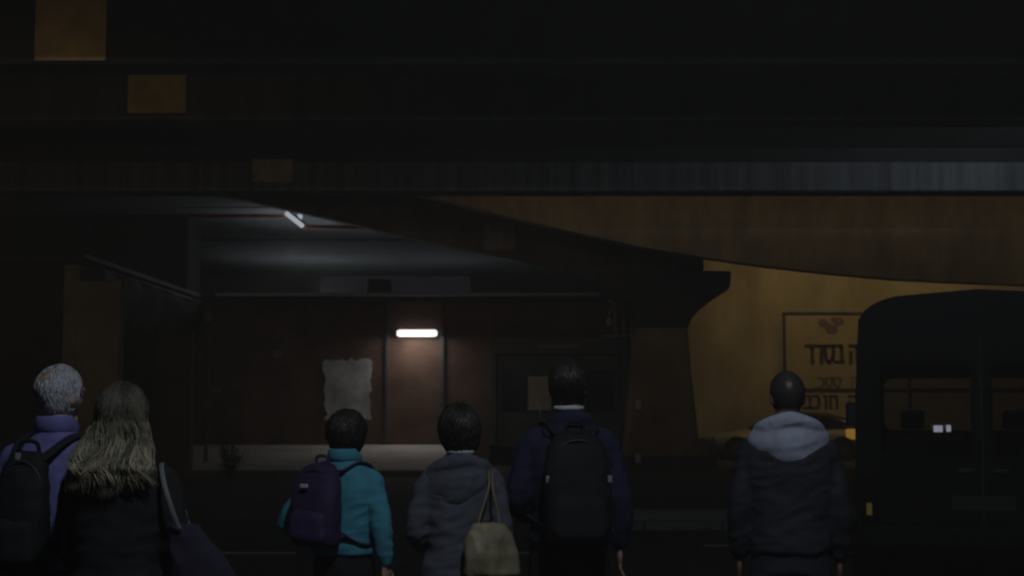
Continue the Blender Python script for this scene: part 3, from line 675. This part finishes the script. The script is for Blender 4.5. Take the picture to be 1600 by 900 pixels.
class Person:
    def __init__(s, label, px, pytop, d, yaw, skinm, jm, tm, L=None, Rr=None, build=1., headyaw=0, headpitch=0, headroll=0, seed=1, neck=1., hem=.93, female=False, jfold=.011, lean=0., torso_px=None):
        top = P(px, pytop, d); s.H = top.z; s.s = top.z/1.75; s.seed = seed; s.yaw = yaw
        s.root = thing('person', label, 'person', (top.x, d, 0), yaw)
        k = s.s; b = build
        L = L or [(-.178, -.005, 1.368), (-.228, -.03, 1.11), (-.232, .05, .87)]; Rr = Rr or [(.178, -.005, 1.368), (.228, -.03, 1.11), (.232, .05, .87)]
        s.L, s.R = [Vector(p) for p in L], [Vector(p) for p in Rr]
        hipw = .172 if female else .160; cw = .166 if female else .182
        tors = [(.84, .150, .105), (.93, hipw, .118), (1.05, .142, .104), (1.18, .158*b, .112), (1.30, cw*b, .116), (1.38, .172*b, .104), (1.43, .128*b, .086), (1.465, .082, .068), (1.50, .058, .058)]
        hq = Matrix.Rotation(headyaw, 3, 'Z') @ Matrix.Rotation(headroll, 3, 'Y') @ Matrix.Rotation(headpitch, 3, 'X'); s.hq = hq
        # body: one continuous skin
        mb = MB(); mb.sup([(z_, 0, -.004 if z_ < 1.4 else .0, rx, ry) for z_, rx, ry in tors], 24, 2.2)
        mb.tube([(0, -.012, 1.43), (0, 0, 1.5), (0, .008, 1.57)], [.062, .054, .053], 16, ball=True)
        hm = MB(); hm.ell((0, 0, 0), HR, 28, 20, None, head_shape)
        hm.ell((0, .100, -.022), (.014, .022, .026), 10, 8); hm.ell((0, .092, .004), (.010, .014, .03), 8, 6)       # nose
        hm.ell((0, .083, -.062), (.024, .014, .008), 10, 6); hm.ell((0, .081, -.074), (.021, .013, .008), 10, 6)    # lips
        hm.ell((0, .074, -.100), (.026, .022, .018), 10, 8)                                                        # chin
        for sg in (-1, 1):
            hm.ell((sg*.031, .084, .022), (.026, .012, .008), 10, 6)                                               # brow
            hm.ell((sg*.079, -.004, -.014), (.008, .019, .032), 10, 8, Matrix.Rotation(R(-12), 3, 'X') @ Matrix.Rotation(sg*R(-18), 3, 'Z'))  # ear
        for v in hm.v: mb_v = hq @ v; v[:] = HEADC+mb_v
        mb.add(hm.v, hm.f)
        for sg, A in ((-1, s.L), (1, s.R)):
            mb.tube(smoothpath([A[0]+Vector((-sg*.03, 0, .005)), A[0], A[1], A[2]], 4)[4:], [.05, .049, .047, .044, .038, .037, .035, .03, .026], 12, ball=True)
            hand(mb, A[2], (A[2]-A[1]), (0, 1, .2), 1.)
            mb.tube([(sg*.085, 0, .9), (sg*.095, .01, .70), (sg*.097, .012, .48), (sg*.1, -.012, .32), (sg*.1, -.015, .10)], [.088, .076, .052, .052, .036], 14, ball=True)
            mb.ell((sg*.105, .055, .045), (.04, .11, .04), 12, 8)
        mb.xf(Matrix.Scale(k, 4)); me = remesh(mb, .0075, 2); s.body = link('body', me, skinm, s.root, True)
        for sg in (-1, 1):
            e = MB().ell((HEADC+hq @ Vector((sg*.031, .083, .004)))*k, (.011*k,)*3, 10, 8).build('eye', mat('eye_white', (.6, .58, .55), .2, .1, 20, 0), s.body, True)
        # trousers
        mb = MB(); mb.sup([(.80, 0, -.004, .165, .122), (.90, 0, -.006, hipw+.016, .134), (1.0, 0, -.004, .158, .120), (1.03, 0, 0, .155, .118)], 24, 2.3)
        for sg in (-1, 1): mb.tube([(sg*.083, -.004, .92), (sg*.095, .004, .72), (sg*.099, .008, .48), (sg*.102, -.012, .30), (sg*.104, -.012, .05)], [.1, .094, .073, .070, .066], 16)
        mb.xf(Matrix.Scale(k, 4)); me = remesh(mb, .013, 4); crease(me, .009, seed+3, (6, 6, 9)); link('trousers', me, tm, s.root, True)
        for sg in (-1, 1):
            mb = MB(); mb.sup([(.0, sg*.105, .062, .047, .135), (.03, sg*.105, .062, .049, .137), (.065, sg*.105, .045, .044, .11), (.1, sg*.103, -.0, .042, .062)], 20, 2.4)
            mb.xf(Matrix.Scale(k, 4)); mb.build('shoe', mat('shoe_leather', (.03, .027, .025), .5, .2, 8, .1, 40), s.root, True)
        # jacket
        mb = MB(); hz = hem
        jt = [(hz, hipw+.03, .142), (hz+.03, hipw+.032, .145), (1.06, .165*b, .134), (1.18, .180*b, .138), (1.29, (cw+.018)*b, .139), (1.36, (cw+.012)*b, .128), (1.405, .165*b, .112), (1.445, .122*b, .094), (1.475, .082, .080), (1.505*1.0, .070, .072)]
        mb.sup([(z_, 0, -.008 if z_ < 1.4 else -.004, rx, ry) for z_, rx, ry in jt], 28, 2.3)
        for sg, A in ((-1, s.L), (1, s.R)):
            pts = smoothpath([A[0]+Vector((-sg*.05, 0, .012)), A[0]+Vector((0, 0, -.012)), A[1], A[1]*.12+A[2]*.88], 4)
            mb.tube(pts, [.056, .060, .063, .064, .064, .062, .060, .059, .058, .055, .052, .047, .043], 16, ball=True)
        mb.xf(Matrix.Scale(k, 4)); me = remesh(mb, .011, 5); crease(me, jfold, seed, (4.5, 4.5, 10)); s.jme = me
        s.jacket = link('jacket', me, jm, s.root, True)
        s.bvh = BVHTree.FromPolygons([v.co.copy() for v in me.vertices], [tuple(p.vertices) for p in me.polygons])
    def W(s, p): return s.root.location+Matrix.Rotation(s.yaw, 3, 'Z') @ (Vector(p)*s.s)
    def onto(s, pts, off=.008, n=5):
        """lay a path (reference units) on the jacket surface"""
        out = []
        for p in smoothpath(pts, n):
            p = p*s.s; loc, nr, i, dist = s.bvh.find_nearest(p)
            if loc is None: out.append(p); continue
            out.append(loc+nr*off if (p-loc).dot(nr) < off else p)
        for _ in range(2): out = [out[0]]+[(out[i-1]+out[i]*2+out[i+1])/4 for i in range(1, len(out)-1)]+[out[-1]]
        return out
    def collar(s, m, r=.024, z0=1.485, rad=.074, parent=None, tall=.03):
        mb = MB(); n = 26; rs = []
        for i in range(n):
            a = 2*math.pi*i/n; cx, cy = math.cos(a), math.sin(a); ring = []
            for k in range(10):
                t = 2*math.pi*k/10; rr = rad+r*.55*math.cos(t); zz = z0+(.012 if cy < 0 else -.022*cy)+tall*math.sin(t)
                ring.append((cx*rr, cy*rr*1.0-.004, zz))
            rs.append(ring)
        rs.append(rs[0]); mb.rings(rs, False); mb.xf(Matrix.Scale(s.s, 4)); me = mb.mesh(); crease(me, .005, s.seed+5, (9, 9, 12)); return link('collar', me, m, s.jacket, True)
    def hood(s, m, w=.16, drop=.2, y=-.135, zc=1.43, skew=0., thick=.05, seed=2, rollr=.034, cr=.009):
        """a hood lying down the back: thick roll round the neck and a pouch that ends in a rounded point"""
        mb = MB(); pts = []; rr = []
        for i in range(15):
            a = R(-200+220*i/14)                                         # open at the throat
            pts.append((math.cos(a)*(w*.72)+skew*.2, -.012+math.sin(a)*.105, zc+.035-.045*abs(math.cos(a))**2+(.012 if math.sin(a) < 0 else -.03)))
            rr.append(rollr*(.75+.35*max(0, -math.sin(a))))
        mb.tube(pts, rr, 12, ball=True)
        n = 20; rows = []
        for j in range(9):
            t = j/8; hwid = w*((.58+.42*math.sin(min(1, t/.4)*math.pi/2)) if t < .4 else 1-.80*((t-.4)/.6)**1.7); zz = zc+.045-drop*t; yy = y+.035-.03*math.sin(t*math.pi*.8)
            ring = []
            for k in range(n):
                a = 2*math.pi*k/n; xx = math.cos(a)*hwid+skew*t
                ring.append((xx, yy+math.sin(a)*thick*(.55+.45*math.sin(min(1, t+.25)*math.pi*.75))+.10*(xx/.2)**2, zz-.02*math.cos(a*2)*t))
            rows.append(ring)
        mb.rings(rows); mb.xf(Matrix.Scale(s.s, 4)); me = remesh(mb, .008, 4); crease(me, cr, seed, (2.6, 3, 9), .8)
        return link('hood', me, m, s.jacket, True)
    # ---- hair
    def scalp(s, d, grow=1.): return (HEADC+s.hq @ (head_shape(d, Vector((d.x*HR.x, d.y*HR.y, d.z*HR.z)))*grow))
    def short_hair(s, m, n, length, lift, mask, r=.0035, grow=1.035, seed=1, wave=.0, lump=1.):
        rnd = random.Random(seed); mb = MB(); tone = []
        # under-layer following the skull
        nu, nv = 40, 26; idx = {}
        for j in range(nv+1):
            th = math.pi*j/nv
            for i in range(nu):
                a = 2*math.pi*i/nu; d = Vector((math.sin(th)*math.cos(a), math.sin(th)*math.sin(a), math.cos(th)))
                g_ = grow+lump*(.05*noise.noise(d*3.2+Vector((seed, 0, 0)))+.02*noise.noise(d*8))
                idx[(i, j)] = len(mb.v); mb.v.append(s.scalp(d, g_ if mask(d) else .97)*s.s); tone.append(.25)
        for j in range(nv):
            for i in range(nu): mb.f.append((idx[(i, j)], idx[((i+1) % nu, j)], idx[((i+1) % nu, j+1)], idx[(i, j+1)]))
        c_ = 0
        while c_ < n:
            d = Vector((rnd.gauss(0, 1), rnd.gauss(0, 1), rnd.gauss(0, 1))).normalized()
            if not mask(d): continue
            c_ += 1; crown = Vector((.1, -.35, .93)).normalized()
            flow = (d-crown*d.dot(crown)); flow = (flow-d*flow.dot(d)); flow = (flow.normalized() if flow.length > .01 else Vector((1, 0, 0)))+Vector((rnd.gauss(0, .35), rnd.gauss(0, .35), -.45+rnd.gauss(0, .3)))
            ln = length*rnd.uniform(.6, 1.25); t0 = rnd.random(); pts = []; ph = rnd.uniform(0, 6); fly = 1.9 if rnd.random() < .10 else 1.; rs_ = r*rnd.uniform(.45, 1.1)
            for k in range(4):
                u = k/3; dd = (d+flow*ln/.1*u*.9).normalized()
                pts.append((s.scalp(dd, grow-.01+lift*fly*(u*(1.3-u))+.012*t0)+Vector((math.sin(ph+u*5)*wave, math.cos(ph+u*4)*wave, -.012*u*lift*10)))*s.s)
            b_ = len(mb.v); mb.tube(pts, [rs_, rs_*1.1, rs_*.8, rs_*.2], 3); tone += [t0]*(len(mb.v)-b_)
        mb.t = tone; return mb.build('hair', m, s.body, True)

def fabric(name, col, rough=.9, var=.18): return mat(name, col, rough, var, 9, .25, 260, spec=.2)
def backpack(pr, label, m, m2, w=.15, h=.44, dep=.085, z0=.97, xo=0., logo=None, tilt=0., seed=4, handle=True, buckles=(), strap=None):
    s = pr.s; org = Vector((xo, -.15-dep, z0)); rt = thing('backpack', label, 'backpack', pr.W(org), pr.yaw)
    T = lambda mb: mb.xf(Matrix.Scale(s, 4) @ Matrix.Translation(-org))
    back = -.148
    rings = []
    for t, kw, kd in ((0, .80, .62), (.03, .93, .85), (.15, 1, 1), (.45, 1.0, .98), (.7, .96, .86), (.86, .86, .68), (.96, .66, .46), (1, .42, .24)):
        rings.append((z0+h*t, xo+tilt*t, back-dep*kd, w*kw, dep*kd))
    mb = T(MB().sup(rings, 28, 3.0)); me = remesh(mb, .010, 3); crease(me, .009, seed, (5, 5, 7)); bd = link('main_compartment', me, m, rt, True)
    pk = T(MB().sup([(z0+.03, xo, back-dep*1.75, w*.70, dep*.40), (z0+.06, xo, back-dep*1.8, w*.78, dep*.5), (z0+h*.36, xo, back-dep*1.78, w*.78, dep*.46), (z0+h*.46, xo+tilt*.4, back-dep*1.62, w*.66, dep*.3)], 24, 3.2))
    me = remesh(pk, .010, 3); crease(me, .007, seed+1, (6, 6, 7)); link('front_pocket', me, m2, rt, True)
    zp = []
    for i in range(15):
        a = math.pi*i/14; zp.append((xo+tilt*.8+math.cos(a)*w*.93, back-dep*1.25-.03*math.sin(a)*0, z0+h*.58+math.sin(a)*h*.34))
    T(MB().tube(zp, .005, 6)).build('zip', dark, rt, True)
    if handle: T(MB().tube(smoothpath([(xo+tilt-.04, back-.02, z0+h-.01), (xo+tilt-.03, back-.03, z0+h+.035), (xo+tilt+.03, back-.03, z0+h+.035), (xo+tilt+.04, back-.02, z0+h-.01)], 4), .009, 8, .6)).build('grab_handle', m2, rt, True)
    for sg in (-1, 1):
        pp = strap(sg) if strap else [(xo+tilt+sg*.055, -.19, z0+h-.035), (xo*.5+sg*.085, -.13, 1.43), (sg*.105, -.05, 1.47), (sg*.118, .05, 1.45), (sg*.125, .13, 1.34), (sg*.14, .15, 1.2), (sg*.175, .08, 1.08), (xo*.3+sg*.17, -.06, 1.03), (xo+sg*w*.85, -.17, z0+.07)]
        q = [p-org*s for p in pr.onto(pp, .010, 5)]
        MB().tube(q, .021*s, 8, .32, up=(0, 0, 1) if False else (q[1]-q[0]).cross(Vector((1, 0, 0)))).build('shoulder_strap', m2, rt, True)
    if logo:
        lx, lz, lw, lh, lm = logo
        T(MB().box((xo+tilt+lx, back-dep*1.98, lz), (lw, .012, lh), 0, R(8))).build('maker_badge', lm, rt, bevel=.002)
    for bx, bz, by in buckles: T(MB().box((bx, by, bz), (.02, .014, .03))).build('buckle', mat('pale_buckle', (.24, .24, .26), .35, .1, 8, 0), rt, bevel=.003)
    return rt

blk = fabric('black_cloth', (.018, .018, .020)); blk2 = fabric('black_nylon', (.012, .012, .014), .7)
blue = fabric('violet_blue_fleece', (.16, .155, .38)); navy = fabric('navy_cloth', (.023, .024, .055)); teal = fabric('teal_fleece', (.075, .30, .40))
greyj = fabric('slate_cloth', (.095, .10, .125)); ghood = fabric('pale_grey_jersey', (.40, .42, .52)); denim = fabric('dark_denim', (.030, .034, .048)); plum = fabric('dark_plum_nylon', (.040, .026, .072), .6)
blackj = fabric('charcoal_jacket', (.026, .029, .038), .7)
h_grey = hairmat('grey_hair', (.13, .13, .14), (.55, .56, .59)); h_dark = hairmat('dark_hair', (.012, .010, .009), (.035, .028, .022)); h_blond = hairmat('blond_hair', (.03, .025, .017), (.44, .375, .25), .5)
h_stub = mat('stubble', (.045, .038, .034), .38, .25, 60, .1, 300)

# 1 grey-haired man at the left edge
p1 = Person('grey-haired balding man in violet-blue fleece wearing a black backpack, at left edge', 92, 571, 5.8, R(-8), skin, blue, denim, headyaw=R(-22), seed=11, build=1.08, hem=.95,
            Rr=[(.182, -.005, 1.368), (.262, -.09, 1.12), (.19, -.02, .93)])
p1.short_hair(h_grey, 2600, .03, .03, lambda d: (d.y < .25+.25*d.z or d.z > .93) and d.z > (-.62 if d.y < 0 else -.22) and (d-Vector((.02, -.68, .73)).normalized()).length > .40+.3*noise.noise(d*9), seed=2)
p1.collar(blue, .026, 1.50, .072, tall=.035)
backpack(p1, 'black backpack with pale buckles on the grey-haired man', blk2, blk, w=.102, h=.46, dep=.07, z0=.95, xo=-.03, buckles=((-.055, 1.39, -.215), (-.11, 1.24, -.27)), seed=5)

# 2 woman with long blond curls
p2 = Person('woman with long wavy blond hair in black top, standing beside the grey-haired man', 190, 603, 5.3, R(4), skin, blk, denim, headyaw=R(-9), headroll=R(3), seed=21, female=True, build=.95,
            L=[(-.160, -.005, 1.368), (-.185, .03, 1.12), (-.12, .20, 1.05)])
def long_hair(pr, m, guides=150, per=15, seed=3, zend=1.315):
    rnd = random.Random(seed); mb = MB(); tone = []
    nu, nv = 36, 24; idx = {}
    mask = lambda d: d.y < .30+.3*d.z
    for j in range(nv+1):
        th = math.pi*j/nv
        for i in range(nu):
            a = 2*math.pi*i/nu; d = Vector((math.sin(th)*math.cos(a), math.sin(th)*math.sin(a), math.cos(th)))
            idx[(i, j)] = len(mb.v); mb.v.append(pr.scalp(d, 1.11+.03*noise.noise(d*4) if mask(d) else .96)*pr.s); tone.append(.10)
    for j in range(nv):
        for i in range(nu): mb.f.append((idx[(i, j)], idx[((i+1) % nu, j)], idx[((i+1) % nu, j+1)], idx[(i, j+1)]))
    # inner mass below the head so that no gaps show
    b_ = len(mb.v); mb.sup([(1.64, 0, -.02, .075, .075), (1.55, 0, -.05, .085, .06), (1.46, 0, -.115, .10, .04), (1.39, 0, -.14, .095, .025), (1.365, 0, -.145, .07, .015)], 20, 2.2)
    for v in mb.v[b_:]: v *= pr.s
    tone += [.10]*(len(mb.v)-b_)
    for g_i in range(guides):
        hw_ = rnd.uniform(-2.1, 2.1); layer = rnd.random(); gt0 = rnd.random()**1.6
        am = rnd.uniform(.016, .034); gs = rnd.uniform(0, 90); ph = rnd.uniform(0, 6.28); sgn = rnd.choice((-1, 1)); wl = rnd.uniform(.13, .20)
        ztip = zend+rnd.uniform(0, .10)+.06*abs(hw_)/2; kx = rnd.uniform(.85, 1.2); zs = rnd.uniform(.35, .99)
        for k_ in range(per):
            a = hw_+rnd.gauss(0, .13); zz = min(.99, max(.05, zs+rnd.gauss(0, .10)))
            lay = 1.125+.05*layer+rnd.uniform(-.01, .012); pts = []
            t = zz
            while t > -.25:
                q2 = math.sqrt(max(0, 1-t*t)); dd = Vector((math.sin(a)*q2, -math.cos(a)*q2, t)); p = pr.scalp(dd, lay); 
                p = p+Vector((noise.noise(Vector((gs, t*6, k_*.1))), noise.noise(Vector((gs+9, t*6, k_*.1))), 0))*.010*(1.1-t)
                if t < .2: p.x *= 1+.10*(.2-t)
                pts.append(p); t -= .16
            p0 = pts[-1].copy(); z_ = p0.z-.012; zt = ztip+rnd.uniform(-.012, .03); jit = rnd.gauss(0, .4); w_ = 0
            offx, offy = rnd.gauss(0, .006), rnd.gauss(0, .004)
            while z_ > zt:
                u = (p0.z-z_)/.28; g_ = min(1, .15+u*1.6)
                bx = p0.x*(1+.66*u*kx); by = p0.y-.045*u*(.3+layer)
                # stay outside the jacket back and shoulders
                lim = -.06-.10*min(1, max(0, (1.56-z_)/.12))-.03*layer+1.6*bx*bx
                k2 = min(1, max(0, (p0.z-z_)/.07)); by = by*(1-k2)+min(by, lim)*k2
                w_ = ph+jit+sgn*(1.6-z_)/wl*6.283
                nx = noise.noise(Vector((gs, z_*9, k_*.03)))*1.5+.55*math.cos(w_); ny = noise.noise(Vector((gs+40, z_*9, k_*.03)))*1.5+.55*math.sin(w_)
                pts.append(Vector((bx+nx*am*g_+offx*g_, by+ny*am*.8*g_+offy*g_, z_))); z_ -= .011
            if len(pts) < 10: continue
            nn = len(pts); r0 = rnd.uniform(.0019, .0032)
            rr = [r0*(.8+.35*math.sin(math.pi*i/nn))*(1 if i < nn-5 else (nn-i)/6) for i in range(nn)]
            b_ = len(mb.v); mb.tube([p*pr.s for p in pts], rr, 4); t0 = min(1, max(0, gt0+rnd.gauss(0, .15)))
            for p in pts:
                u = min(1, max(0, (1.70-p.z)/.26)); tone += [min(1, (.14+.86*u)*(.12+.88*t0))]*4       # darker roots, lighter lengths
    mb.t = tone; return mb.build('hair', m, pr.body, True)
long_hair(p2, h_blond)
og = Vector((.30, -.06, .90)); sb_ = thing('shoulder_bag', 'dark plum shoulder bag with pale strap hanging beside the blond woman', 'handbag', p2.W(og), p2.yaw)
mb = MB().sup([(.90, .36, -.07, .15, .07), (.93, .36, -.07, .155, .08), (1.05, .33, -.07, .12, .065), (1.17, .28, -.08, .075, .04), (1.22, .265, -.085, .055, .022)], 24, 2.6).xf(Matrix.Scale(p2.s, 4) @ Matrix.Translation(-og))
me = remesh(mb, .009, 3); crease(me, .014, 8, (7, 7, 6)); link('bag_body', me, fabric('faded_plum_cloth', (.030, .025, .045)), sb_, True)
MB().tube([p-og*p2.s for p in p2.onto([(.255, -.125, 1.2), (.225, -.14, 1.28), (.19, -.12, 1.38), (.165, -.04, 1.45), (.17, .06, 1.42), (.215, .13, 1.30), (.26, .04, 1.2)], .008)], .010*p2.s, 8, .35, up=(0, -1, .2)).build('strap', mat('pale_strap', (.15, .15, .155), .6, .15, 8, .1, 60), sb_, True)

# 3 teal fleece
p3 = Person('short-haired person in teal fleece wearing a dark plum backpack, before the paper sheet', 540, 643, 7.1, R(-26), skin, teal, blk, headyaw=R(-14), headroll=R(4), seed=31, build=1.1, hem=.97, jfold=.014,
            L=[(-.178, -.005, 1.368), (-.36, -.03, 1.13), (-.27, .17, 1.06)], Rr=[(.182, -.005, 1.368), (.255, -.03, 1.13), (.262, .0, .92)])
full = lambda d: d.y < .32+.35*d.z and d.z > (-.62 if d.y < -.2 else -.25)
p3.short_hair(h_dark, 4200, .055, .16, full, grow=1.12, seed=5, wave=.003)
p3.collar(teal, .030, 1.50, .080, tall=.036)
backpack(p3, 'dark plum backpack with small white badge on the person in teal', plum, fabric('deep_purple_nylon', (.055, .032, .10), .6), w=.145, h=.44, dep=.085, z0=1.03, xo=-.035, logo=(-.02, 1.355, .045, .02, whitem), seed=9)

# 4 woman in slate hooded jacket
p4 = Person('dark-haired woman in slate hooded jacket carrying a pale gold tote', 719, 634, 6.7, R(10), skin, greyj, denim, headyaw=R(-16), headpitch=R(-9), headroll=R(-5), seed=41, female=True, build=1.02, L=[(-.165, -.005, 1.36), (-.225, -.02, 1.12), (-.16, .17, 1.02)], Rr=[(.165, -.005, 1.36), (.215, -.02, 1.10), (.22, .06, .87)], hem=.88, jfold=.017)
p4.short_hair(h_dark, 4600, .08, .24, lambda d: d.y < .35+.35*d.z and d.z > -.72, grow=1.12, seed=8, r=.004, wave=.008)
p4.hood(greyj, .195, .225, -.13, 1.425, skew=-.04, seed=12, rollr=.04)
MB().tube([(.064*math.cos(t*.4)*p4.s, (-.006+.062*math.sin(t*.4))*p4.s, 1.515*p4.s) for t in range(17)], .011, 8).build('shirt_collar', mat('white_cotton', (.55, .55, .55), .9, .1, 9, .1, 200), p4.jacket, True)
og = Vector((.17, -.24, .88)); tb = thing('tote_bag', 'crumpled pale gold tote bag hanging behind the woman in slate', 'handbag', p4.W(og), p4.yaw)
gold = mat('gold_vinyl', (.25, .215, .13), .55, .45, 7, .4, 18, spec=.35)
mb = MB().sup([(.90, .125, -.24, .125, .045), (.925, .125, -.24, .14, .06), (1.02, .12, -.24, .136, .06), (1.09, .115, -.237, .118, .045), (1.165, .11, -.235, .085, .024)], 30, 2.8).xf(Matrix.Scale(p4.s, 4) @ Matrix.Translation(-og))
me = remesh(mb, .008, 2); crease(me, .016, 15, (8, 8, 3), .8); link('bag_body', me, gold, tb, True)
for x0, x1 in ((.05, .135), (.165, .155)):
    MB().tube([p-og*p4.s for p in p4.onto([(x0, -.25, 1.13), (x0*.7+x1*.3, -.225, 1.22), (x1*.9, -.18, 1.34), (x1, -.08, 1.43), (x1, .05, 1.43), (x1+.02, .14, 1.3)], .012)], .0065, 8, .6).build('handle', mat('tan_strap', (.16, .13, .08), .6, .2, 8, .1, 60), tb, True)

# 5 tall man in navy
p5 = Person('tall dark-haired man in navy hooded top before the gate', 888, 563, 6.8, R(7), skin, navy, blk, headyaw=R(-24), headroll=R(3), seed=51, build=1.02, hem=.92,
            L=[(-.175, -.005, 1.368), (-.235, .0, 1.12), (-.16, .20, 1.02)], Rr=[(.175, -.005, 1.368), (.235, -.03, 1.11), (.24, .03, .90)])
p5.short_hair(h_dark, 3600, .035, .07, lambda d: d.y < .30+.35*d.z and d.z > (-.42 if d.y < -.2 else -.15), grow=1.05, seed=13)
p5.hood(navy, .135, .14, -.12, 1.44, seed=22, rollr=.034)
MB().tube([(.061*math.cos(t*.4)*p5.s, (-.002+.061*math.sin(t*.4))*p5.s, 1.530*p5.s) for t in range(17)], .012, 8).build('shirt_collar', MATS['white_cotton'], p5.jacket, True)
backpack(p5, 'black backpack with small pale buckles on the tall man in navy', blk2, blk, w=.15, h=.50, dep=.08, z0=.93, buckles=((-.135, 1.22, -.265), (.14, 1.22, -.265)), seed=14)

# 6 bald man with pale grey hood
p6 = Person('man with shaved head, pale grey hood over charcoal jacket, beside the van', 1230, 579, 6.8, R(-6), skinb, blackj, denim, headyaw=R(8), headroll=R(-3), seed=61, build=1.12, hem=.90, jfold=.017)
p6.short_hair(h_stub, 0, .01, .01, lambda d: d.y < .35+.35*d.z and d.z > -.5, grow=1.012, seed=17, lump=0.)
p6.hood(ghood, .195, .20, -.13, 1.47, seed=33, thick=.040, rollr=.036, cr=.008)

# ------------------------------------------------------------------ added thin veil that catches lamp light and lifts the blacks
hz = MB().box((0, 42, 4.7), (160, 190, 11.6)).build('added_haze', conc); tag(hz, 'added thin veil lifting the blacks under the bridges', None, None, 'stuff')
m = bpy.data.materials.new('added_haze_air'); m.use_nodes = True; n = m.node_tree; n.nodes.clear()
o = n.nodes.new('ShaderNodeOutputMaterial'); pv = n.nodes.new('ShaderNodeVolumePrincipled'); pv.inputs['Density'].default_value = .0066; pv.inputs['Color'].default_value = (.86, .80, .74, 1)
n.links.new(pv.outputs[0], o.inputs['Volume']); hz.data.materials.clear(); hz.data.materials.append(m)
